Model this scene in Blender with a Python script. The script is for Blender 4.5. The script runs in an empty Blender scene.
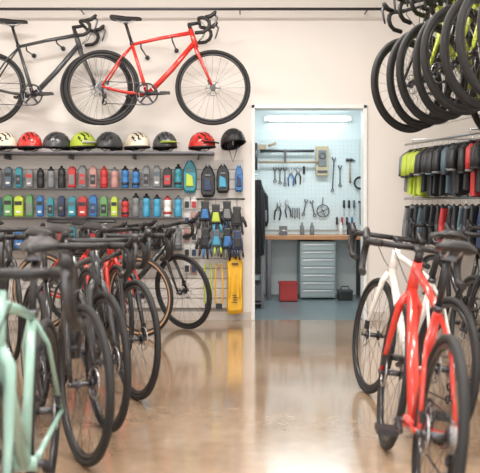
import bpy, bmesh, math, random
from mathutils import Vector, Matrix
random.seed(7)
H=1.106; F=800.0; HY=205.0
def P(px,py,Y): return Vector(((px-240)*Y/F, Y, H-(py-HY)*Y/F))

# ---------------- materials ----------------
_m={}
def mat(name,col,rough=0.5,metal=0.0,coat=0.0,emit=None,es=0.0,noise=0.0,nscale=8.0,bump=0.0):
    if name in _m: return _m[name]
    m=bpy.data.materials.new(name); m.use_nodes=True
    nt=m.node_tree; b=nt.nodes['Principled BSDF']
    b.inputs['Base Color'].default_value=(*col,1)
    b.inputs['Roughness'].default_value=rough
    b.inputs['Metallic'].default_value=metal
    b.inputs['Coat Weight'].default_value=coat
    if emit:
        b.inputs['Emission Color'].default_value=(*emit,1); b.inputs['Emission Strength'].default_value=es
    if noise>0 or bump>0:
        tc=nt.nodes.new('ShaderNodeTexCoord'); n=nt.nodes.new('ShaderNodeTexNoise')
        n.inputs['Scale'].default_value=nscale; n.inputs['Detail'].default_value=5
        nt.links.new(tc.outputs['Object'],n.inputs['Vector'])
        if noise>0:
            r=nt.nodes.new('ShaderNodeMix'); r.data_type='RGBA'
            r.inputs['A'].default_value=(*[c*(1-noise) for c in col],1)
            r.inputs['B'].default_value=(*[min(1,c*(1+noise)) for c in col],1)
            nt.links.new(n.outputs['Fac'],r.inputs['Factor']); nt.links.new(r.outputs['Result'],b.inputs['Base Color'])
        if bump>0:
            bp=nt.nodes.new('ShaderNodeBump'); bp.inputs['Strength'].default_value=bump; bp.inputs['Distance'].default_value=0.01
            nt.links.new(n.outputs['Fac'],bp.inputs['Height']); nt.links.new(bp.outputs['Normal'],b.inputs['Normal'])
    _m[name]=m; return m
BLACK=mat('black_plastic',(0.012,0.012,0.014),0.45)
TAPE=mat('bar_tape',(0.014,0.013,0.013),0.6)
RUB=mat('tyre_rubber',(0.014,0.014,0.015),0.7)
TAN=mat('tan_sidewall',(0.48,0.29,0.17),0.6)
RIM=mat('rim_black',(0.02,0.02,0.022),0.3)
STEEL=mat('steel',(0.55,0.56,0.58),0.28,1.0)
DSTEEL=mat('dark_steel',(0.10,0.10,0.11),0.35,0.9)
RED=mat('red_paint',(0.60,0.028,0.02),0.25,coat=0.6)
REDO=mat('red_orange_paint',(0.62,0.036,0.024),0.25,coat=0.6)
MINT=mat('mint_paint',(0.27,0.45,0.39),0.3,coat=0.5)
WHITEP=mat('white_paint',(0.70,0.68,0.65),0.3,coat=0.5)
GREYP=mat('grey_paint',(0.045,0.05,0.055),0.35,coat=0.4)
LIME=mat('lime_paint',(0.50,0.60,0.04),0.3,coat=0.5)
BLKP=mat('black_paint',(0.015,0.016,0.018),0.25,coat=0.5)
CREAM=mat('cream_shell',(0.66,0.60,0.48),0.35)
WOOD=mat('bench_wood',(0.42,0.20,0.09),0.45,noise=0.25,nscale=12)
def C(name,r,g,b,ro=0.5): return mat(name,(r,g,b),ro)
SW=dict(dark=C('pk_dark',.016,.018,.021),grey=C('pk_grey',.17,.18,.19),slate=C('pk_slate',.07,.11,.14),teal=C('pk_teal',.03,.22,.28),
 red=C('pk_red',.42,.03,.03),pink=C('pk_pink',.42,.22,.20),blue=C('pk_blue',.03,.15,.38),cyan=C('pk_cyan',.05,.29,.46),green=C('pk_green',.11,.28,.10),
 lime=C('pk_lime',.41,.52,.05),white=C('pk_white',.66,.66,.64),yellow=C('pk_yellow',.72,.40,.02),navy=C('pk_navy',.02,.035,.09),orange=C('pk_orange',.7,.22,.03))

# ---------------- mesh accumulator ----------------
class M:
    def __init__(s): s.v=[];s.f=[];s.mi=[];s.sm=[];s.mats=[];s.T=Matrix()
    def add(s,vs,fs,m,smooth=True):
        if m not in s.mats: s.mats.append(m)
        k=s.mats.index(m); o=len(s.v)
        s.v+= [tuple(s.T@Vector(p)) for p in vs]
        for f in fs: s.f.append([o+i for i in f]); s.mi.append(k); s.sm.append(smooth)
    def tube(s,pts,r,m,n=8,closed=False,flat=None):
        pts=[Vector(p) for p in pts]; N=len(pts)
        rs=r if isinstance(r,(list,tuple)) else [r]*N
        vs=[];fs=[]; up=None
        for i in range(N):
            a=pts[(i-1)%N] if (closed or i>0) else pts[i]; b=pts[(i+1)%N] if (closed or i<N-1) else pts[i]
            t=(b-a).normalized()
            if up is None:
                up=Vector((0,0,1)) if abs(t.z)<0.9 else Vector((0,1,0))
            u=(up-t*up.dot(t))
            if u.length<1e-5: u=t.orthogonal()
            u.normalize(); up=u; w=t.cross(u)
            for k in range(n):
                q=2*math.pi*k/n
                fu=flat if flat else 1
                vs.append(pts[i]+u*math.cos(q)*rs[i]*fu+w*math.sin(q)*rs[i])
        R=N if closed else N-1
        for i in range(R):
            for k in range(n):
                j=(i+1)%N
                fs.append([i*n+k,i*n+(k+1)%n,j*n+(k+1)%n,j*n+k])
        s.add(vs,fs,m)
        if not closed:
            s.add([vs[k] for k in range(n)],[list(range(n))],m,False)
            s.add([vs[(N-1)*n+k] for k in range(n)],[list(range(n))],m,False)
    def ring(s,c,R,r,m,axis='y',seg=40,n=6,a0=0,a1=None):
        c=Vector(c); pts=[]
        full=a1 is None
        cnt=seg if full else seg+1
        for i in range(cnt):
            q=a0+(2*math.pi if full else (a1-a0))*i/seg
            x,y=math.cos(q)*R,math.sin(q)*R
            pts.append(c+(Vector((x,0,y)) if axis=='y' else Vector((x,y,0)) if axis=='z' else Vector((0,x,y))))
        s.tube(pts,r,m,n,closed=full)
    def box(s,c,d,m):
        cx,cy,cz=c; a,b,e=d[0]/2,d[1]/2,d[2]/2
        vs=[(cx+i*a,cy+j*b,cz+k*e) for i in(-1,1) for j in(-1,1) for k in(-1,1)]
        s.add(vs,[[0,1,3,2],[4,6,7,5],[0,4,5,1],[2,3,7,6],[0,2,6,4],[1,5,7,3]],m,False)
    def lathe(s,prof,o,m,n=12):
        vs=[];fs=[]
        for (r,z) in prof:
            for k in range(n):
                q=2*math.pi*k/n; vs.append((o[0]+r*math.cos(q),o[1]+r*math.sin(q),o[2]+z))
        for i in range(len(prof)-1):
            for k in range(n): fs.append([i*n+k,i*n+(k+1)%n,(i+1)*n+(k+1)%n,(i+1)*n+k])
        fs.append(list(range(n))); fs.append([(len(prof)-1)*n+k for k in range(n)])
        s.add(vs,fs,m)
    def slab(s,out,th,m,y=0.0,puff=0.0,k=.86):
        n=len(out); cx=sum(p[0] for p in out)/n; cz=sum(p[1] for p in out)/n
        def L(yy,f): return [(cx+(x-cx)*f,yy,cz+(z-cz)*f) for x,z in out]
        vs=L(y-th/2,1)+L(y+th/2,1)+L(y-th/2-puff,k)+L(y+th/2+puff,k)
        fs=[]
        for i in range(n):
            j=(i+1)%n
            fs.append([i,j,n+j,n+i]); fs.append([i,j,2*n+j,2*n+i]); fs.append([n+i,n+j,3*n+j,3*n+i])
        fs.append([2*n+i for i in range(n)]); fs.append([3*n+i for i in range(n)])
        s.add(vs,fs,m,False)
    def obj(s,name,loc=(0,0,0),rot=None,bevel=0,parent=None):
        me=bpy.data.meshes.new(name); me.from_pydata(s.v,[],s.f)
        for m in s.mats: me.materials.append(m)
        me.polygons.foreach_set('material_index',s.mi); me.polygons.foreach_set('use_smooth',s.sm)
        bm=bmesh.new(); bm.from_mesh(me); bmesh.ops.remove_doubles(bm,verts=bm.verts,dist=1e-6)
        bmesh.ops.recalc_face_normals(bm,faces=bm.faces); bm.to_mesh(me); bm.free(); me.update()
        o=bpy.data.objects.new(name,me); bpy.context.collection.objects.link(o)
        o.matrix_world=Matrix.Translation(Vector(loc))@(rot.to_4x4() if rot is not None else Matrix())
        if bevel:
            b=o.modifiers.new('bevel','BEVEL'); b.width=bevel; b.segments=2; b.limit_method='ANGLE'
        if parent: o.parent=parent
        return o
def boxobj(name,x0,x1,y0,y1,z0,z1,m,bevel=0):
    a=M(); a.box((0,0,0),(x1-x0,y1-y0,z1-z0),m)
    return a.obj(name,((x0+x1)/2,(y0+y1)/2,(z0+z1)/2),bevel=bevel)
RZ=lambda a: Matrix.Rotation(math.radians(a),4,'Z')
RX=lambda a: Matrix.Rotation(math.radians(a),4,'X')
RY=lambda a: Matrix.Rotation(math.radians(a),4,'Y')

# ---------------- bicycle ----------------
def wheel(a,c,tan=False,rear=False,tr=.0165):
    x,_,z=c
    a.ring(c,.341-tr,tr,RUB,seg=56,n=8)
    if tan: a.ring(c,.3165,.0172,TAN,seg=56,n=8)
    a.ring(c,.299-(tr-.0165)*1.5,.012,RIM,seg=56,n=6)
    a.tube([(x,-.055,z),(x,.055,z)],.014,DSTEEL,10)
    for y in(-.032,.032): a.tube([(x,y-.003,z),(x,y+.003,z)],.027,DSTEEL,14)
    N=24
    for i in range(N):
        q=2*math.pi*i/N; q2=q+(.5 if (i//2)%2 else -.5)
        sy=.03 if i%2 else -.03
        a.tube([(x+.025*math.cos(q2),sy,z+.025*math.sin(q2)),(x+.293*math.cos(q),0,z+.293*math.sin(q))],.0012,DSTEEL,3)
    a.ring((x,.045,z),.066,.0035,STEEL,seg=24,n=4)
    for i in range(6):
        q=i*math.pi/3; a.tube([(x,.045,z),(x+.065*math.cos(q),.045,z+.065*math.sin(q))],.0025,DSTEEL,4)
    if rear:
        for k,rr in enumerate((.05,.043,.036,.03)): a.ring((x,-.048+.006*k,z),rr,.003,STEEL,seg=18,n=4); 
        a.tube([(x,-.05,z),(x,-.028,z)],.035,DSTEEL,14)

def bicycle(name,frame,front,theta=None,d=None,lean=0,steer=0,z0=0,tan=False,fork=None,crank=20,tr=.0165):
    fork=fork or frame
    a=M(); R=.341
    bb=Vector((.41,0,.275)); rh=Vector((0,0,R)); fh=Vector((1.0,0,R))
    st=Vector((.268,0,.74)); ht=Vector((.797,0,.87)); hb=Vector((.842,0,.725))
    wheel(a,tuple(rh),tan,True,tr)
    a.tube([bb,bb.lerp(st,.5),st],[.018,.016,.0155],frame,10)
    a.tube([st-Vector((0,0,.012)),st.lerp(ht,.5)-Vector((0,0,.018)),ht-Vector((-.01,0,.035))],[.0145,.0165,.02],frame,10)
    a.tube([bb,bb.lerp(hb,.5),hb+Vector((-.01,0,.02))],[.025,.025,.023],frame,12)
    a.tube([hb,ht],[.026,.021],frame,12)
    a.tube([bb-Vector((0,.042,0)),bb+Vector((0,.042,0))],.024,frame,14)
    for s in(-1,1):
        a.tube([bb+Vector((-.02,s*.03,0)),(.2,s*.042,.30),rh+Vector((.012,s*.062,0))],[.013,.010,.009],frame,8)
        a.tube([st+Vector((-.002,s*.01,-.03)),st.lerp(rh,.3)+Vector((0,s*.042,0)),rh+Vector((.004,s*.062,.004))],[.009,.008,.008],frame,8)
        a.tube([rh+Vector((0,s*.055,0)),rh+Vector((0,s*.072,0))],.013,DSTEEL,8)
    dirp=(st-bb).normalized()
    sp=st+dirp*.19
    a.tube([st-dirp*.01,sp],.0135,BLACK,8); a.tube([st-dirp*.014,st+dirp*.008],.02,DSTEEL,10)
    sx,sz=sp.x,sp.z
    secs=[(-.14,.045,.012,.022),(-.12,.072,.018,.02),(-.06,.07,.02,.012),(0,.04,.018,.008),(.06,.024,.016,.008),(.12,.019,.013,.008),(.145,.010,.008,.004)]
    vs=[];fs=[];n=12
    for (dx,w,h,dz) in secs:
        for k in range(n):
            q=2*math.pi*k/n; vs.append((sx+dx,w*math.cos(q),sz+.035+dz+h*math.sin(q)-(.012 if abs(math.cos(q))>.8 else 0)))
    for i in range(len(secs)-1):
        for k in range(n): fs.append([i*n+k,i*n+(k+1)%n,(i+1)*n+(k+1)%n,(i+1)*n+k])
    fs.append(list(range(n))); fs.append([(len(secs)-1)*n+k for k in range(n)])
    a.add(vs,fs,BLACK)
    for s in(-1,1): a.tube([(sx-.09,s*.022,sz+.03),(sx-.04,s*.022,sz+.008),(sx+.04,s*.022,sz+.008),(sx+.1,s*.012,sz+.035)],.0035,STEEL,6)
    a.box((sx,0,sz+.004),(.04,.05,.018),DSTEEL)
    for rr in(.098,.09,.07): a.ring((bb.x,-.052,bb.z),rr,.004,DSTEEL if rr>.08 else STEEL,seg=36,n=4)
    for i in range(5):
        q=i*2*math.pi/5+.3; a.tube([(bb.x,-.054,bb.z),(bb.x+.09*math.cos(q),-.054,bb.z+.09*math.sin(q))],[.014,.007],DSTEEL,6)
    q=math.radians(crank)
    for s in(-1,1):
        e=(bb.x+s*-.17*math.cos(q),s*.078,bb.z+s*-.17*math.sin(q))
        a.tube([(bb.x,s*.062,bb.z),e],[.015,.011],BLACK,8)
        a.tube([(e[0],s*.08,e[2]),(e[0],s*.165,e[2])],.007,STEEL,6)
        a.box((e[0],s*.13,e[2]),(.085,.075,.02),BLACK)
    a.tube([bb-Vector((0,.065,0)),bb+Vector((0,.065,0))],.013,DSTEEL,10)
    cy=-.05
    a.tube([(0,cy,R+.048),(bb.x,cy,bb.z+.098)],.004,DSTEEL,5)
    a.tube([(.035,cy,R-.15),(bb.x-.02,cy,bb.z-.098)],.004,DSTEEL,5)
    a.tube([(.01,cy-.01,R-.03),(.03,cy-.015,R-.085),(.015,cy-.01,R-.15)],[.014,.012,.009],BLACK,6)
    for zc in(R-.085,R-.145): a.ring((.03,cy,zc),.017,.005,BLACK,seg=14,n=4)
    a.box((.03,.055,R+.05),(.05,.02,.035),BLACK)
    ax=(ht-hb).normalized()
    a.T=Matrix.Translation(hb)@Matrix.Rotation(math.radians(steer),4,ax)@Matrix.Translation(-hb)
    wheel(a,tuple(fh),tan,False,tr)
    crown=hb-ax*.03
    a.tube([hb,crown],[.026,.024],fork,12)
    for s in(-1,1):
        a.tube([hb-ax*.005+Vector((0,s*.012,0)),crown+Vector((.0,s*.04,-.02)),crown.lerp(fh,.55)+Vector((-.004,s*.052,0)),fh+Vector((0,s*.058,0))],[.02,.018,.013,.009],fork,8)
        a.tube([fh+Vector((0,s*.05,0)),fh+Vector((0,s*.07,0))],.012,DSTEEL,8)
    a.box((fh.x-.035,.058,R+.06),(.03,.02,.05),BLACK)
    tp=ht+ax*.045
    a.tube([ht,tp],.0175,BLACK,10)
    bc=tp+Vector((.095,0,.012))
    a.tube([tp-Vector((.01,0,.005)),bc],[.018,.015],BLACK,8)
    for s in(-1,1):
        path=[(0,0,0),(0,.08,0),(0,.15,0),(.008,.185,0),(.035,.203,0),(.07,.208,-.008),(.095,.210,-.035),(.098,.212,-.07),(.082,.214,-.105),(.045,.217,-.13),(-.03,.22,-.138)]
        pts=[bc+Vector((x,s*y,z)) for x,y,z in path]
        a.tube(pts[:3],.0145,BLACK,8); a.tube(pts[2:],.0165,TAPE,8)
        a.tube([bc+Vector((.06,s*.208,.002)),bc+Vector((.11,s*.209,.012)),bc+Vector((.145,s*.209,.04)),bc+Vector((.155,s*.209,.055))],[.017,.019,.018,.010],BLACK,8)
        a.tube([bc+Vector((.14,s*.209,.03)),bc+Vector((.165,s*.209,.0)),bc+Vector((.15,s*.211,-.06)),bc+Vector((.135,s*.214,-.10))],[.009,.010,.008,.006],DSTEEL,6)
        a.tube([bc+Vector((.01,s*.1,-.005)),bc+Vector((.06,s*.07,-.05)),bc+Vector((.03,s*.03,-.13)),hb+Vector((.025,s*.01,.03))],.0028,BLACK,4)
    a.T=Matrix()
    if d is None: d=Vector((math.sin(math.radians(theta)),-math.cos(math.radians(theta)),0))
    else: d=Vector((d[0],d[1],0)).normalized()
    yaw=math.atan2(d.y,d.x)
    rot=Matrix.Rotation(yaw,4,'Z')@Matrix.Rotation(math.radians(lean),4,'X')
    loc=Vector((front[0],front[1],z0))-d*1.0
    return a.obj(name,loc,rot)

# ---------------- room shell ----------------
def wallmat(name,c1,rough=.6,scale=1.2,amt=.04):
    return mat(name,c1,rough,noise=amt,nscale=scale,bump=.03)
WALL=wallmat('wall_plaster',(0.73,0.695,0.66))
WSW=wallmat('workshop_wall',(0.66,0.74,0.75))
CEIL=mat('ceiling_paint',(0.8,0.785,0.765),.8)
fm=bpy.data.materials.new('polished_concrete'); fm.use_nodes=True
nt=fm.node_tree; b=nt.nodes['Principled BSDF']
tc=nt.nodes.new('ShaderNodeTexCoord')
n1=nt.nodes.new('ShaderNodeTexNoise'); n1.inputs['Scale'].default_value=.9; n1.inputs['Detail'].default_value=6; n1.inputs['Roughness'].default_value=.6
n2=nt.nodes.new('ShaderNodeTexNoise'); n2.inputs['Scale'].default_value=14; n2.inputs['Detail'].default_value=8
r1=nt.nodes.new('ShaderNodeValToRGB'); r1.color_ramp.elements[0].position=.32; r1.color_ramp.elements[1].position=.70
r1.color_ramp.elements[0].color=(.245,.16,.10,1); r1.color_ramp.elements[1].color=(.41,.295,.20,1)
mx=nt.nodes.new('ShaderNodeMix'); mx.data_type='RGBA'; mx.blend_type='OVERLAY'; mx.inputs['Factor'].default_value=.3
nt.links.new(tc.outputs['Object'],n1.inputs['Vector']); nt.links.new(tc.outputs['Object'],n2.inputs['Vector'])
nt.links.new(n1.outputs['Fac'],r1.inputs['Fac']); nt.links.new(r1.outputs['Color'],mx.inputs['A'])
bw=nt.nodes.new('ShaderNodeRGBToBW'); nt.links.new(n2.outputs['Color'],bw.inputs['Color']); nt.links.new(bw.outputs['Val'],mx.inputs['B'])
nt.links.new(mx.outputs['Result'],b.inputs['Base Color'])
mr=nt.nodes.new('ShaderNodeMapRange'); mr.inputs['From Min'].default_value=.3; mr.inputs['From Max'].default_value=.7; mr.inputs['To Min'].default_value=.10; mr.inputs['To Max'].default_value=.22
nt.links.new(n1.outputs['Fac'],mr.inputs['Value']); nt.links.new(mr.outputs['Result'],b.inputs['Roughness'])
b.inputs['IOR'].default_value=1.65
b.inputs['Coat Weight'].default_value=.75; b.inputs['Coat Roughness'].default_value=.09
FLOOR=fm
XL,XR,YF,YB,ZC=-3.4,2.8,-3.0,7.7,3.5
boxobj('floor',XL,XR,YF,YB+.0,-.1,0,FLOOR)
boxobj('floor_workshop',-.35,2.1,YB,10.1,-.1,0,mat('workshop_floor',(.13,.17,.185),.35,noise=.15,nscale=3))
boxobj('ceiling',XL,XR,YF,YB,ZC,ZC+.1,CEIL)
DX0,DX1,DZ=.108,1.222,2.07
a=M(); T=.15
def wb(x0,x1,z0,z1,y0=YB,y1=YB+T): a.box(((x0+x1)/2,(y0+y1)/2,(z0+z1)/2),(x1-x0,y1-y0,z1-z0),WALL)
wb(XL,DX0,0,ZC); wb(DX1,XR,0,ZC); wb(DX0,DX1,DZ,ZC)
a.obj('wall_back')
boxobj('wall_left',XL-.1,XL,YF,YB,0,ZC,WALL); boxobj('wall_right',XR,XR+.1,YF,YB,0,ZC,WALL)
a=M()
def fb(x0,x1,z0,z1): a.box(((x0+x1)/2,YF-.05,(z0+z1)/2),(x1-x0,.1,z1-z0),WALL)
fb(XL,-2.4,0,ZC); fb(1.8,XR,0,ZC); fb(-2.4,1.8,0,.6); fb(-2.4,1.8,2.8,ZC)
a.obj('wall_front')
a=M()
for x in(-2.37,-1.0,.4,1.77): a.box((x,YF-.05,1.7),(.06,.08,2.2),DSTEEL)
for z in(.63,2.77): a.box((-.3,YF-.05,z),(4.2,.08,.06),DSTEEL)
a.obj('fill_window_1')  # unseen window behind the camera, added as a source of fill light
TRIM=mat('door_trim',(.78,.80,.79),.4)
a=M(); w=.035
a.box((DX0+w/2-.0,YB+T/2,DZ/2),(w,T+.04,DZ),TRIM); a.box((DX1-w/2,YB+T/2,DZ/2),(w,T+.04,DZ),TRIM)
a.box(((DX0+DX1)/2,YB+T/2,DZ-w/2),(DX1-DX0,T+.04,w),TRIM)
a.obj('trim_1',bevel=.004)
BB=mat('baseboard',(.55,.50,.45),.5)
a=M(); a.box(((XL+DX0)/2,YB-.01,.04),(DX0-XL,.02,.08),BB); a.box(((XR+DX1)/2,YB-.01,.04),(XR-DX1,.02,.08),BB); a.obj('baseboard_back')
boxobj('wall_workshop_back',-.35,2.1,9.9,10.0,0,2.6,WSW)
boxobj('wall_workshop_left',-.35,-.2,YB+T,9.9,0,2.6,WSW)
boxobj('wall_workshop_right',1.62,1.77,YB+T,9.9,0,2.6,WSW)
boxobj('ceiling_workshop',-.35,2.1,YB+T,10.0,2.45,2.55,mat('ws_ceiling',(.8,.84,.85),.7))

# ---------------- ceiling rail ----------------
a=M(); zr=P(240,9,7.5).z
a.tube([(-3.3,7.5,zr),(1.36,7.5,zr)],.014,DSTEEL,8)
for x in(-3.0,-1.5,0,1.2): a.tube([(x,7.5,zr),(x,7.695,zr)],.007,DSTEEL,6)
a.obj('wall_rail')

# ---------------- wall bikes ----------------
bicycle('road_bicycle',RED,(-.245,7.22),d=(1,0),z0=1.825,crank=0)
bicycle('road_bicycle',GREYP,(-1.335,7.45),d=(1,0),z0=1.85,crank=0)
for (x,y,z) in((-.75,7.22,2.60),(-1.84,7.45,2.62)):
    a=M()
    for dx in(-.14,.14):
        zz=z+dx*.245-.045
        a.tube([(x+dx,7.695,zz),(x+dx,y-.02,zz-.002),(x+dx,y-.045,zz+.03)],.007,BLACK,6)
        a.tube([(x+dx,7.68,zz),(x+dx,7.699,zz)],.022,BLACK,10)
    a.obj('bicycle_wall_hook')

# ---------------- left bikes ----------------
bicycle('road_bicycle',MINT,(-.64,1.98),theta=5,crank=40)
bicycle('road_bicycle',BLKP,(-.67,3.42),theta=26,crank=-30,steer=4)
bicycle('road_bicycle',GREYP,(-.655,3.92),theta=27,crank=10)
bicycle('road_bicycle',BLKP,(-.595,4.56),theta=26,crank=60,steer=3)
bicycle('road_bicycle',RED,(-.86,5.7),theta=30,crank=10,steer=-6)
bicycle('road_bicycle',RED,(-.84,6.72),theta=66,crank=10,tan=True,steer=-6)
bicycle('road_bicycle',BLKP,(-.50,7.1),theta=77,crank=10,steer=-28)
bicycle('road_bicycle',BLKP,(-1.36,4.35),theta=22,crank=10)
bicycle('road_bicycle',GREYP,(-1.62,5.7),theta=25,crank=10)
bicycle('road_bicycle',REDO,(-1.25,3.45),theta=20,crank=10)

# ---------------- right bikes ----------------
bicycle('road_bicycle',WHITEP,(.74,4.72),d=(-.17,1),crank=-20,lean=8)
bicycle('road_bicycle',REDO,(.655,3.66),d=(.045,1),crank=0,lean=8)
bicycle('road_bicycle',BLKP,(1.38,4.9),d=(-.1,1),crank=30,lean=6)
bicycle('road_bicycle',GREYP,(1.80,5.9),d=(-.1,1),crank=30,lean=6)
bicycle('road_bicycle',BLKP,(1.62,6.9),d=(-.25,1),crank=30,lean=4)

# ---------------- high rack bikes ----------------
dv=Vector((-.82,-.57,0)).normalized(); NB=8
def hb_pos(i): return (1.20+.042*i, 5.72-.20*i)
for i,c in enumerate((BLKP,LIME,LIME,BLKP,LIME,LIME,BLKP,LIME)):
    x,y=hb_pos(i)
    bicycle('gravel_bicycle',c,(x,y),d=dv[:2],z0=1.62+.010*i,crank=20+20*i,tr=.0215,steer=(-3,4,0,5,-4,2,0,3)[i])
a=M()
for off in(.28,.66):
    e=[]
    for i in range(NB):
        x,y=hb_pos(i); p=Vector((x,y,0))-dv*off; x,y=p.x,p.y
        fz=1.62+.010*i+.87-.035-(off-.2)*.245
        a.tube([(x,y,ZC-.16),(x,y,fz+.06),(x+.02,y-.025,fz+.03),(x+.015,y-.02,fz-.02),(x-.02,y+.02,fz-.02)],.006,DSTEEL,6)
        e.append(Vector((x,y,ZC-.16)))
    a.tube([e[0],e[-1]],.02,DSTEEL,8)
    for t in(.1,.9):
        p=e[0].lerp(e[-1],t); a.tube([p,(p.x,p.y,ZC-.002)],.01,DSTEEL,6)
a.obj('bicycle_hanging_hooks')

# ---------------- helmets ----------------
def helmet(col,pos,yaw,visor=None,roll=None):
    a=M(); rx,ry,rz=.138,.108,.132
    def dome(sc,m,skip):
        n=44;h=16; vs=[];fs=[]
        for i in range(h+1):
            p=math.radians(102)*i/h
            for k in range(n):
                q=2*math.pi*k/n; x=math.sin(p)*math.cos(q); y=math.sin(p)*math.sin(q); z=math.cos(p)
                tail=1.06 if x<0 else 1.0
                vs.append((rx*sc*x*tail,ry*sc*y,rz*sc*z*(1 if z>0 else .9)-(.012 if x<-.6 else 0)))
        for i in range(h):
            for k in range(n):
                p=math.radians(102)*(i+.5)/h;q=2*math.pi*(k+.5)/n
                x=math.sin(p)*math.cos(q); y=math.sin(p)*math.sin(q); z=math.cos(p)
                if skip:
                    u=abs(y)
                    band=(.12<u<.24) or (.44<u<.56) or (.74<u<.82)
                    if band and z>.28 and abs(x)<.82 and abs(abs(x)-.12)>.08: continue
                fs.append([i*n+k,i*n+(k+1)%n,(i+1)*n+(k+1)%n,(i+1)*n+k])
        a.add(vs,fs,m)
    dome(1,col,True); dome(.94,BLACK,False); dome(.86,BLACK,False)
    pts=[(rx*1.0*math.cos(2*math.pi*k/28),ry*.97*math.sin(2*math.pi*k/28),-.016) for k in range(28)]
    a.tube(pts,.009,BLACK,6,closed=True)
    if visor:
        vs=[]
        for r_,z in((.95,.03),(1.38,.015)):
            for k in range(9):
                q=math.radians(-55+110*k/8); vs.append((rx*r_*math.cos(q),ry*r_*math.sin(q)*.85,z))
        fs=[[k,k+1,10+k,9+k] for k in range(8)]
        a.add(vs,fs,visor); a.add([(x,y,z+.008) for x,y,z in vs],fs,visor)
    for s in(-1,1):
        a.tube([(.05,s*ry*.8,-.01),(.0,s*.06,-.05)],.004,BLACK,4); a.tube([(-.07,s*ry*.75,-.01),(.0,s*.06,-.05)],.004,BLACK,4)
    a.tube([(0,-.06,-.05),(0.01,0,-.055),(0,.06,-.05)],.004,BLACK,4)
    rot=RZ(yaw)
    if roll: rot=rot@roll
    return a.obj('bicycle_helmet',pos,rot)
ys=7.50
zs=P(0,152,ys).z
hl=[(4,CREAM,None),(30,RED,None),(57,GREYP,None),(83,SW['lime'],SW['white']),(109,GREYP,None),(137,CREAM,None),(165,GREYP,SW['lime']),(202,RED,BLACK)]
for i,(px,c,v) in enumerate(hl):
    p=P(px,0,ys); helmet(c,(p.x,ys,zs+.060),[-35,-50,-140,-40,-130,-45,-60,-40][i],v)
p=P(233,139,7.54); helmet(BLACK,(p.x,7.54,p.z-.03),-60,None,RY(-14))
a=M(); a.tube([(p.x,7.699,p.z-.045),(p.x,7.52,p.z-.05),(p.x,7.44,p.z-.05),(p.x,7.43,p.z-.02)],.006,STEEL,6)
a.tube([(p.x-.05,7.50,p.z-.06),(p.x-.0,7.50,p.z-.22),(p.x+.05,7.50,p.z-.06)],.005,BLACK,4); a.obj('helmet_hook')
a=M()
x0=-3.0; x1=P(214,0,7.5).x
a.box(((x0+x1)/2,7.547,zs-.012),(x1-x0,.30,.022),DSTEEL)
for x in(-2.8,-2.2,-1.6,-1.0,-.4): 
    a.box((x,7.575,zs-.045),(.012,.24,.04),DSTEEL)
a.obj('helmet_shelf',bevel=.003)

# slatwall panel
SL=mat('slatwall_panel',(.60,.57,.54),.5)
a=M(); z=.12; 
while z<zs-.15:
    a.box(((-3.2+.03)/2,7.68,z+.045),(3.23,.02,.088),SL); z+=.095
a.box(((-3.2+.03)/2,7.694,(zs-.03)/2),(3.23,.008,zs-.17),mat('slat_groove',(.32,.30,.28),.7))
a.obj('slatwall_panel')

def bottle(a,x,y,z,c,c2,h=.20,r=.036):
    h*=random.uniform(.92,1.12)
    a.lathe([(r*.85,0),(r,.01),(r,h*.38),(r*.86,h*.46),(r*.86,h*.52),(r,h*.6),(r,h*.78),(r*.8,h*.82)],(x,y,z),c,10)
    a.lathe([(r*.86,h*.80),(r*.86,h*.88),(r*.4,h*.92),(r*.35,h),(r*.2,h*1.02)],(x,y,z),c2,10)
    if random.random()<.5: a.lathe([(r*1.012,h*.14),(r*1.012,h*.26)],(x,y,z),c2,10)
def pack(a,x,y,z,c,c2,h=.20,w=.078):
    h*=random.uniform(.82,1.05); w*=random.uniform(.75,1.08)
    a.slab([(x-w/2,z+.005),(x-w/2+.005,z),(x+w/2-.005,z),(x+w/2,z+.005),(x+w/2,z+h-.01),(x+.015,z+h+.02),(x-.015,z+h+.02),(x-w/2,z+h-.01)],.03,c,y,.008)
    k=random.random()
    if k<.6: a.box((x,y-.024,z+h*.42),(w*.72,.006,h*.5),c2); a.box((x,y-.028,z+h*.45),(w*.4,.006,h*.14),SW['grey'])
    else: a.box((x,y-.024,z+h*.70),(w*.8,.006,h*.2),c2); a.box((x,y-.024,z+h*.25),(w*.5,.006,h*.1),SW['white'])
    a.tube([(x,7.668,z+h+.012),(x,y-.05,z+h+.012)],.003,STEEL,4)
rows=[(188,['slate','teal','grey','dark','grey','dark','red','grey','pink','red','pink','blue','blue','grey','grey','dark','teal'],'a'),
      (217,['green','lime','green','blue','teal','navy','teal','red','blue','green','lime','red','grey','cyan','cyan','white','cyan'],'b'),
      (249,['dark','blue','grey','cyan','dark','red','teal','dark','grey','blue','dark','red','dark','cyan','dark','teal','grey'],'c')]
for py,cols,tag in rows:
    a=M(); y=7.56; zb=P(0,py,y).z
    xa=P(-60,0,y).x; xb=P(182,0,y).x
    a.box(((xa+xb)/2,7.567,zb-.006),(xb-xa,.20,.008),DSTEEL)
    cnt=0; px=-55
    while px<180:
        c=SW[cols[int((px+55)/11.3)%len(cols)] if px<0 else cols[min(len(cols)-1,int(px/10.8))]]
        c2=SW[random.choice(['dark','dark','dark','grey','red','navy','slate'])]
        x=P(px,0,y).x
        if (px>118) if tag!='a' else ((px//34)%2==1): bottle(a,x,y,zb,c,c2)
        else: pack(a,x,y-.01,zb+.004,c,c2,h=.185)
        px+=10.6
    a.obj({'a':'water_bottle_shelf','b':'accessory_package_shelf','c':'inner_tube_package_shelf'}[tag])

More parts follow.
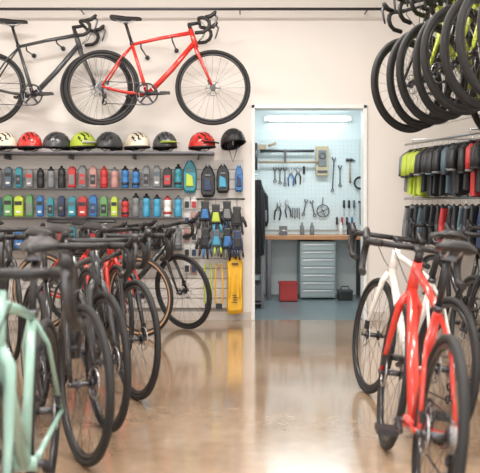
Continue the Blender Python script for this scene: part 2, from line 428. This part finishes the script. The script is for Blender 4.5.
def pouch(name,px,py0,py1,w,c,c2,y=7.6):
    p0=P(px,py0,y);p1=P(px,py1,y); a=M(); x=p0.x;z0=p1.z;z1=p0.z;h=z1-z0
    out=[(x-w*.35,z0),(x+w*.35,z0),(x+w*.5,z0+h*.12),(x+w*.5,z0+h*.7),(x+w*.3,z0+h*.9),(x+.012,z1),(x-.012,z1),(x-w*.3,z0+h*.9),(x-w*.5,z0+h*.7),(x-w*.5,z0+h*.12)]
    a.slab(out,.04,c,y,.02)
    a.slab([(x-w*.3,z0+h*.2),(x+w*.3,z0+h*.2),(x+w*.2,z0+h*.5),(x-w*.25,z0+h*.6)],.02,c2,y-.04,.004); a.box((x,y-.045,z0+h*.68),(w*.4,.01,h*.04),SW['grey'])
    a.tube([(x,7.668,z1-.01),(x,y-.06,z1-.01)],.004,STEEL,5)
    return a.obj(name)
pouch('frame_bag',190,160,193,.125,SW['teal'],SW['lime'])
pouch('saddle_bag',208,165,197,.13,SW['dark'],SW['navy'])
pouch('saddle_bag',223,164,193,.12,SW['dark'],SW['cyan'])
pouch('tool_pouch',239,165,192,.075,SW['blue'],SW['navy'])
a=M()
for j,py in enumerate((203,219,235,251,267)):
    for px in(187,194):
        p=P(px,py,7.64); a.box((p.x,7.64,p.z),(.055,.012,.12),SW['white' if (px+j)%3 else 'pink'])
        a.box((p.x,7.628,p.z-.015),(.04,.015,.06),SW[random.choice(['dark','navy','red','dark'])])
        a.tube([(p.x,7.668,p.z+.05),(p.x,7.58,p.z+.05)],.003,STEEL,4)
a.obj('carded_parts_display')
def glove(a,x,y,z,c,c2,c3,s=1,flip=1):
    a.slab([(x-.03*s,z),(x+.03*s,z),(x+.028*s,z-.05*s),(x+.042*s,z-.10*s),(x+.045*s,z-.15*s),(x-.045*s,z-.15*s),(x-.042*s,z-.10*s),(x-.028*s,z-.05*s)],.022*s,c,y,.008)
    a.slab([(x-.02*s,z-.06*s),(x+.02*s,z-.06*s),(x+.032*s,z-.13*s),(x-.03*s,z-.13*s)],.012,c2,y-.022*s,.004)
    for i,(dx,l,sp) in enumerate(((-.034,.055,-.012),(-.012,.075,-.004),(.012,.078,.004),(.034,.06,.012))):
        a.tube([(x+dx*s,y,z-.145*s),(x+(dx+sp*.6)*s,y-.006,z-(.15+l*.6)*s),(x+(dx+sp)*s,y,z-(.15+l)*s)],[.0105*s,.010*s,.007*s],c3 if i%2 else c,6)
    a.tube([(x+flip*.036*s,y,z-.08*s),(x+flip*.06*s,y-.005,z-.12*s),(x+flip*.07*s,y-.005,z-.155*s)],[.013*s,.012*s,.008*s],c,6)
zr2=P(0,199,7.55).z
for k,(px,cols) in enumerate(((205,('dark','blue','dark')),(216,('slate','lime','cyan')),(227,('dark','grey','blue')),(237,('navy','dark','dark')))):
    a=M(); x=P(px,0,7.55).x; yy=7.55-(k%2)*.05; dz=(0,-.03,.0,-.05)[k]
    glove(a,x,yy,zr2-.02+dz,SW['dark'],SW[cols[1]],SW[cols[2]],1.25,1 if k%2 else -1)
    glove(a,x+.006,yy-.02,zr2-.27+dz*.5,SW[cols[0]],SW[cols[2]],SW[cols[1]],(1.3,1.1,1.35,1.2)[k],-1)
    a.tube([(x,yy,zr2+.015),(x,yy,zr2-.28)],.003,BLACK,4)
    a.obj('cycling_gloves')
a=M(); a.tube([(P(196,0,7.55).x,7.55,zr2),(P(245,0,7.55).x,7.55,zr2)],.008,DSTEEL,6)
for px in(198,243): a.tube([(P(px,0,7.55).x,7.55,zr2),(P(px,0,7.55).x,7.668,zr2)],.007,DSTEEL,6)
a.obj('glove_rail')
a=M(); x=P(235,0,7.58).x; z1=P(0,256,7.58).z; z0=P(0,314,7.58).z; w=.155
a.slab([(x-w*.4,z0),(x+w*.42,z0+.01),(x+w*.5,z0+.04),(x+w*.48,z0+.3),(x+w*.5,z1-.06),(x+w*.3,z1),(x-w*.3,z1),(x-w*.5,z1-.06),(x-w*.46,z0+.3),(x-w*.5,z0+.05)],.05,SW['yellow'],7.58,.025)
for i in range(3): a.tube([(x-.055+.05*i,7.55,z0+.04),(x-.05+.05*i,7.525,z0+.25),(x-.055+.055*i,7.545,z1-.05)],[.006,.014,.006],SW['yellow'],6)
for i in range(4):
    zz=z0+.12+.022*i; a.box((x+.006*((i%3)-1),7.512,zz),(.055-.012*(i%2),.005,.006),SW['dark'])
a.box((x,7.52,z1-.07),(.06,.02,.012),SW['dark'])
a.tube([(x-.04,7.58,z1-.01),(x,7.56,z1+.05),(x+.04,7.58,z1-.01)],.005,SW['dark'],5)
a.tube([(x,7.668,z1+.048),(x,7.54,z1+.048)],.005,STEEL,5); a.obj('dry_bag')
for px,py,c in((208,264,'lime'),(219,264,'yellow')):
    a=M(); p=P(px,py,7.6)
    a.tube([p+Vector((-.025,0,0)),p+Vector((-.035,0,-.15)),p+Vector((-.03,0,-.36)),p+Vector((0,0,-.41)),p+Vector((.03,0,-.36)),p+Vector((.035,0,-.15)),p+Vector((.025,0,0))],.009,SW[c],6,closed=True)
    a.box((p.x,p.y,p.z-.40),(.06,.03,.05),SW['dark']); a.tube([p+Vector((0,.068,0)),p+Vector((0,-.05,0))],.004,STEEL,4)
    a.obj('cable_lock')

# ---------------- clothes racks ----------------
def loft(a,secs,c,n=22,amp=.010,ph=0):
    vs=[];fs=[]; z0=secs[0][0]; z1=secs[-1][0]
    for (z,hw,hd,cx) in secs:
        t=(z-z0)/(z1-z0)
        for k in range(n):
            q=2*math.pi*k/n; f=amp*t*math.sin(5*q+ph+t*1.5)
            vs.append((cx+(hw+f)*math.cos(q),(hd+f)*math.sin(q),z+.006*t*math.sin(3*q+ph)))
    for i in range(len(secs)-1):
        for k in range(n): fs.append([i*n+k,i*n+(k+1)%n,(i+1)*n+(k+1)%n,(i+1)*n+k])
    fs.append(list(range(n)))
    a.add(vs,fs,c)
def hanger(a,w):
    a.tube([(0,0,-.01),(0,0,.03),(.012,0,.05),(0,0,.068),(-.014,0,.052)],.0035,STEEL,5)
    a.tube([(-w,0,-.03),(0,0,.008),(w,0,-.03)],.006,BLACK,5)
def jersey(a,c,c2,h):
    ph=random.uniform(0,6)
    loft(a,[(0,.038,.018,0),(-.015,.07,.024,0),(-.035,.115,.03,0),(-.065,.14,.034,0),(-.12,.128,.036,0),(-h*.6,.118,.034,0),(-h,.132,.036,0)],c,amp=.010,ph=ph)
    a.tube([(.038*math.cos(q*.5236),.019*math.sin(q*.5236),.002) for q in range(12)],.007,c2,5,closed=True)
    for s in(-1,1):
        L=random.uniform(.16,.20)
        a.tube([(s*.11,0,-.05),(s*.15,0,-.085),(s*.172,-.004,-.05-L*.6),(s*.18,-.006,-.05-L)],[.030,.040,.037,.036],c,8)
        a.tube([(s*.18,-.006,-.047-L),(s*.181,-.006,-.062-L)],.037,c2,8)
    hanger(a,.12)
def shorts(a,c,c2,h):
    ph=random.uniform(0,6)
    loft(a,[(-.01,.095,.022,0),(-.03,.10,.026,0),(-h*.42,.125,.036,0),(-h*.5,.12,.034,0)],c,amp=.006,ph=ph)
    for s in(-1,1): loft(a,[(-h*.42,.058,.032,s*.06),(-h*.7,.058,.033,s*.068),(-h,.060,.034,s*.074)],c,n=16,amp=.008,ph=ph)
    loft(a,[(-.004,.097,.024,0),(-.022,.10,.027,0)],c2,amp=0)
    hanger(a,.09)
up=['grey','lime','lime','lime','dark','dark','dark','dark','slate','dark','dark','dark','red','dark','dark','dark','red','red','dark','dark','dark','dark']
lo=['grey','dark','dark','slate','dark','dark','dark','red','dark','dark','slate','dark','dark','navy','dark','dark','red','dark','dark','dark','grey','dark']
A=Vector((1.58,7.40,0)); B=Vector((2.08,5.30,0))
for name,cols,zr3,h,fn in(('jersey_clothes_rack',up,1.67,.42,jersey),('shorts_clothes_rack',lo,1.165,.34,shorts)):
    a=M(); Z=Vector((0,0,zr3))
    a.tube([A+Z+Vector((-.03,.1,0)),B+Z],.011,STEEL,8)
    for t in(0.02,.5,.95):
        p=A.lerp(B,t)+Z; a.tube([p,p+Vector((0,0,.04)),(XR-.003,p.y,zr3+.04)],.009,STEEL,6)
    N=len(cols)
    for i in range(N):
        p=A.lerp(B,(i+.3)/N); c=cols[i]
        a.T=Matrix.Translation((p.x,p.y,zr3-.062))@RZ(random.uniform(34,50))
        fn(a,SW[c],SW[random.choice(['dark','grey','dark'] if c!='dark' else ['slate','grey','dark','dark'])],h*random.uniform(.9,1.04))
    a.T=Matrix()
    a.obj(name)
a=M()
for i in range(13):
    y=7.55-.15*i
    for z in(2.02,1.50):
        a.tube([(XR-.015,y,z+.04),(1.75+.03*i,y,z-.18),(1.73+.03*i,y,z-.15)],.005,SW['white'],5)
for z in(2.06,1.54): a.box((XR-.012,6.6,z),(.02,2.1,.05),SW['white'])
a.obj('display_arms')

# ---------------- workshop contents ----------------
a=M(); EM=mat('tube_emission',(1,1,1),.5,emit=(.90,.97,1.0),es=9)
yl=9.84; zl=P(0,119,yl).z; xa=P(266,0,yl).x; xb=P(350,0,yl).x
a.box(((xa+xb)/2,9.878,zl+.01),(xb-xa+.04,.04,.07),SW['white'])
a.tube([(xa,9.83,zl),(xb,9.83,zl)],.022,EM,10)
for x in (xa+.02,xb-.02): a.box((x,9.84,zl),(.03,.05,.05),SW['white'])
a.obj('fluorescent_light')
PB=mat('pegboard',(.60,.68,.69),.5)
a=M(); a.box((.86,9.888,1.36),(1.22,.02,1.12),PB)
for i in range(24):
    for j in range(22):
        a.tube([(.28+i*.05,9.878,.84+j*.05),(.28+i*.05,9.8765,.84+j*.05)],.004,SW['grey'],5)
a.obj('pegboard')
a=M(); zt=.745
a.box((.90,9.58,zt-.02),(1.20,.60,.045),WOOD)
for x in(.34,1.45):
    for y in(9.34,9.84): a.box((x,y,(zt-.04)/2),(.045,.045,zt-.04),DSTEEL)
a.obj('workbench',bevel=.003)
CAB=mat('cabinet_grey',(.24,.30,.31),.4,.3)
a=M(); x0=P(300,0,9.32).x; x1=P(336,0,9.32).x; xm=(x0+x1)/2; ww=x1-x0
a.box((xm,9.6,.35),(ww,.5,.66),CAB)
for i in range(7):
    z=.075+i*.09; a.box((xm,9.345,z),(ww-.03,.02,.08),mat('drawer_front',(.31,.38,.39),.35,.3)); a.box((xm,9.327,z+.028),(ww-.08,.02,.012),STEEL)
for x in(x0+.04,x1-.04):
    a.box((x,9.6,.012),(.05,.4,.022),BLACK)
a.obj('tool_drawer_cabinet',bevel=.003)
a=M(); p=P(288,300,9.25)
def bin_(a,x,y,w,d,h,m):
    t=.012
    a.box((x,y,t/2),(w,d,t),m)
    for s in(-1,1): a.box((x+s*(w-t)/2,y,h/2),(t,d,h),m); a.box((x,y+s*(d-t)/2,h/2),(w-2*t,t,h),m)
    for s in(-1,1): a.box((x+s*w/2,y,h-.012),(.02,d+.02,.02),m); a.box((x,y+s*d/2,h-.012),(w,.02,.02),m)
bin_(a,p.x,9.24,.20,.2,.22,SW['red']); a.obj('storage_bin')
a=M(); p=P(345,0,9.3); a.box((p.x,9.3,.05),(.16,.14,.10),BLACK); a.box((p.x,9.3,.11),(.17,.15,.02),DSTEEL); a.tube([(p.x-.05,9.3,.12),(p.x-.04,9.3,.16),(p.x+.04,9.3,.16),(p.x+.05,9.3,.12)],.007,BLACK,6); a.obj('toolbox',bevel=.004)
a=M()
for x in(-.02,.24):
    for y in(8.55,9.2): a.box((x,y,.47),(.03,.03,.94),DSTEEL)
for z in(.06,.36,.66,.93): a.box((.11,8.87,z),(.29,.68,.02),DSTEEL)
for z in(.07,.37,.67):
    for k in range(3):
        c=SW[['dark','grey','slate','orange','dark','navy'][random.randrange(6)]]
        a.box((.11+random.uniform(-.02,.02),8.65+k*.2,z+.095),(.2,.15,.17),c)
a.obj('storage_shelf')
a=M()
for x in(1.47,1.60):
    for y in(9.0,9.26): a.box((x,y,.45),(.02,.02,.9),BLACK)
for z in(.05,.25,.45,.65,.88): a.box((1.535,9.13,z),(.15,.28,.015),BLACK)
for z in(.06,.26,.46,.66):
    for k in range(3): a.lathe([(.032,0),(.034,.1),(.014,.13),(.014,.15)],(1.53,9.04+k*.09,z),SW[random.choice(['dark','grey','red','slate'])],10)
a.obj('narrow_shelf')
CL=mat('dark_cloth',(.018,.02,.026),.9)
a=M(); x=P(258,0,8.2).x; z=P(0,180,8.2).z
a.slab([(x-.05,z),(x+.03,z),(x+.06,z-.12),(x+.075,z-.4),(x+.065,z-.76),(x-.02,z-.80),(x-.10,z-.74),(x-.12,z-.3),(x-.1,z-.08)],.12,CL,8.2,.03)
for k in(-.05,0,.03): a.tube([(x+k,8.11,z-.1),(x+k*1.2,8.10,z-.4),(x+k*1.3,8.11,z-.72)],[.01,.02,.008],CL,6)
a.tube([(x,8.2,z-.02),(x,8.2,z+.05),(-.198,8.2,z+.06)],.008,STEEL,6); a.obj('hanging_apron')
a=M(); x=P(266,0,9.0).x-.01; z=P(0,192,9.6).z
a.slab([(x-.06,z-.05),(x-.03,z),(x+.03,z),(x+.06,z-.05),(x+.07,z-.35),(x+.05,z-.42),(x-.05,z-.42),(x-.07,z-.35)],.08,CL,9.80,.02)
a.slab([(x-.045,z-.22),(x+.045,z-.22),(x+.045,z-.36),(x-.045,z-.36)],.03,SW['grey'],9.74,.004)
a.tube([(x-.03,9.80,z-.02),(x,9.83,z+.06),(x+.03,9.80,z-.02)],.006,CL,6); a.tube([(x,9.82,z+.058),(x,9.877,z+.06)],.005,STEEL,5)
a.obj('hanging_tool_bag')
TN=mat('tan_tube',(.38,.30,.20),.45)
a=M(); q=lambda px,py,yy=9.78: P(px,py,yy)
a.tube([q(260,151),q(314,151)],.018,DSTEEL,10); a.tube([q(258,162),q(318,162)],.016,TN,10)
a.tube([q(256,143),q(256,170)],.020,DSTEEL,10); a.box(tuple(q(285,156)),(.03,.05,.16),DSTEEL)
a.box(tuple(q(262,147)),(.10,.05,.06),TN); a.tube([q(268,146),q(276,143)],.016,TN,8)
for px in(270,308): a.tube([q(px,151),q(px,151)+Vector((0,.095,0))],.01,DSTEEL,6)
a.obj('repair_stand_arm')
a=M(); p=q(322,161,9.83); a.box(tuple(p),(.15,.07,.36),mat('wood_case',(.45,.38,.24),.5)); a.box((p.x,p.y-.04,p.z+.03),(.10,.01,.20),SW['grey']); a.ring((p.x,p.y-.05,p.z+.06),.035,.006,DSTEEL,seg=18,n=5)
a.box((p.x,p.y-.04,p.z-.13),(.12,.012,.03),DSTEEL); a.obj('wall_tool_case',bevel=.004)
yt=9.855
def wrench(px,py,L,m=STEEL,ang=0,name='wrench'):
    a=M(); r=.018
    a.tube([(0,0,0),(0,0,-L)],[.008,.007],m,6)
    a.ring((0,0,.018),r,.007,m,seg=12,n=5,a0=math.radians(130),a1=math.radians(410)); a.ring((0,0,-L-.015),r*.9,.006,m,seg=14,n=5)
    return a.obj(name,P(px,py,yt),RY(ang))
def pliers(px,py,c,s=1,ang=0):
    a=M()
    for k in(-1,1):
        a.tube([(k*.004*s,0,.05*s),(k*.014*s,0,.015*s),(-k*.006*s,0,-.01*s),(-k*.014*s,0,-.03*s)],[.005*s,.011*s,.010*s,.008*s],STEEL,6)
        a.tube([(-k*.012*s,0,-.025*s),(-k*.03*s,0,-.07*s),(-k*.024*s,0,-.15*s)],[.007*s,.009*s,.007*s],c,6)
    a.tube([(0,-.01,0),(0,.01,0)],.009*s,DSTEEL,8)
    return a.obj('pliers',P(px,py,yt),RY(ang))
def driver(px,py,c,s=1):
    a=M(); a.lathe([(.006,.0),(.014,-.01),(.013,-.05),(.015,-.085),(.008,-.1)],(0,0,0),c,8); a.tube([(0,0,-.1),(0,0,-.2*s)],.004,STEEL,6)
    return a.obj('screwdriver',P(px,py,yt))
def hammer(px,py,s=1):
    a=M(); a.tube([(0,0,-.02),(0,0,-.28*s)],[.009,.013],TN,6); a.tube([(-.05,0,0),(.03,0,0)],.018,DSTEEL,8); a.tube([(.03,0,0),(.065,0,-.01)],[.014,.004],DSTEEL,8)
    return a.obj('hammer',P(px,py,yt))
for i,px in enumerate((275,280,285)): wrench(px,170,.12+.02*i,DSTEEL)
pliers(291,172,SW['blue'],1.15); pliers(298,171,SW['dark'],1.1); driver(304,166,SW['dark'])
wrench(334,160,.36,DSTEEL,3,'torque_wrench'); wrench(340,168,.2,DSTEEL)
pliers(279,205,SW['dark'],1.25,8); pliers(287,204,SW['navy'],1.1,-8)
wrench(306,202,.14,DSTEEL,12); wrench(312,203,.14,DSTEEL,-12)
hammer(350,160); driver(344,200,SW['dark']); driver(349,200,SW['dark']); driver(354,200,SW['slate'])
for i in range(4): driver(337+i*5,217,SW[['dark','red','dark','blue'][i]],.8)
a=M(); p=P(323,211,yt); 
a.ring(tuple(p),.075,.007,DSTEEL,seg=28,n=5); a.ring(tuple(p),.03,.006,STEEL,seg=16,n=5)
for i in range(4): a.tube([p,p+Vector((.075*math.cos(i*1.571+.4),0,.075*math.sin(i*1.571+.4)))],.005,DSTEEL,5)
a.tube([p+Vector((-.01,0,.07)),p+Vector((0,0,.17))],.006,DSTEEL,5); a.obj('wheel_truing_gauge')
a=M()
for k in range(4): a.ring(tuple(P(360,183,yt)+Vector((0,-.01*k,0))),.06+.006*k,.005,RUB,seg=26,n=5)
a.obj('cable_coil')
a=M(); p=P(296,208,yt); a.tube([p+Vector((-.05,0,.0)),p+Vector((.05,0,0))],.006,STEEL,5)
for k in range(4): a.tube([p+Vector((-.04+.027*k,0,0)),p+Vector((-.04+.027*k,0,-.12-.015*(k%2)))],.006,DSTEEL,6)
a.obj('hex_key_set')
a=M(); p=P(361,210,yt); a.tube([p+Vector((0,0,.1)),p+Vector((.0,0,-.18))],.013,DSTEEL,8); a.tube([p+Vector((-.035,0,.1)),p+Vector((.035,0,.1))],.011,BLACK,8); a.obj('tyre_pump')
a=M(); x=P(283,0,9.5).x; z=zt+.003
a.box((x,9.5,z+.02),(.10,.12,.04),DSTEEL); a.box((x,9.5,z+.07),(.06,.08,.07),DSTEEL); a.box((x,9.43,z+.08),(.09,.025,.06),DSTEEL); a.box((x,9.48,z+.08),(.09,.025,.06),DSTEEL); a.tube([(x,9.42,z+.06),(x,9.34,z+.06)],.009,STEEL,6); a.tube([(x-.05,9.345,z+.06),(x+.05,9.345,z+.06)],.005,STEEL,6)
a.obj('bench_vise')
for i,(px,c) in enumerate(((302,'grey'),(312,'grey'),(341,'white'),(349,'dark'),(354,'slate'))):
    a=M(); a.lathe([(.024,0),(.026,.005),(.026,.10),(.012,.125),(.012,.15)],(0,0,0),SW[c],12); a.obj('lubricant_bottle',(P(px,0,9.6).x,9.6,zt+.003))

# ---------------- lights ----------------
def area(name,loc,sx,sy,power,col,rot=(0,0,0)):
    l=bpy.data.lights.new(name,'AREA'); l.shape='RECTANGLE'; l.size=sx; l.size_y=sy; l.energy=power; l.color=col
    o=bpy.data.objects.new(name,l); o.location=loc; o.rotation_euler=rot; bpy.context.collection.objects.link(o); return o
WARM=(1,.95,.89)
for i,(x,y) in enumerate(((-1.9,5.6),(.2,5.6),(-1.9,2.4),(.2,2.4),(1.9,3.0),(-.6,-.6))):
    area('ceiling_lamp',(x,y,ZC-.09),1.3,.35,73,WARM)
    a=M(); a.box((0,0,0),(1.36,.41,.05),SW['white']); a.obj('ceiling_light_fixture',(x,y,ZC-.05))
area('workshop_lamp',(.75,8.8,2.42),1.2,.4,28,(.90,.97,1.0))
wd=area('rear_fill_light',(-.3,YF+.05,1.7),4.0,2.1,170,(1,.98,.96),(math.radians(90),0,0))  # added fill light behind the camera, set at the made-up window opening
w=bpy.data.worlds.new('World'); bpy.context.scene.world=w; w.use_nodes=True
w.node_tree.nodes['Background'].inputs[0].default_value=(.9,.95,1,1); w.node_tree.nodes['Background'].inputs[1].default_value=1.0

# ---------------- camera ----------------
cam=bpy.data.cameras.new('camera'); co=bpy.data.objects.new('camera',cam); bpy.context.collection.objects.link(co)
co.location=(0,0,H); co.rotation_euler=(math.radians(90),0,0)
cam.sensor_width=36; cam.lens=60; cam.shift_y=-31.5/480; cam.clip_start=.05
cam.dof.use_dof=True; cam.dof.focus_distance=6.3; cam.dof.aperture_fstop=3.4
bpy.context.scene.camera=co
sc=bpy.context.scene; sc.view_settings.view_transform='Standard'; sc.view_settings.exposure=0.04
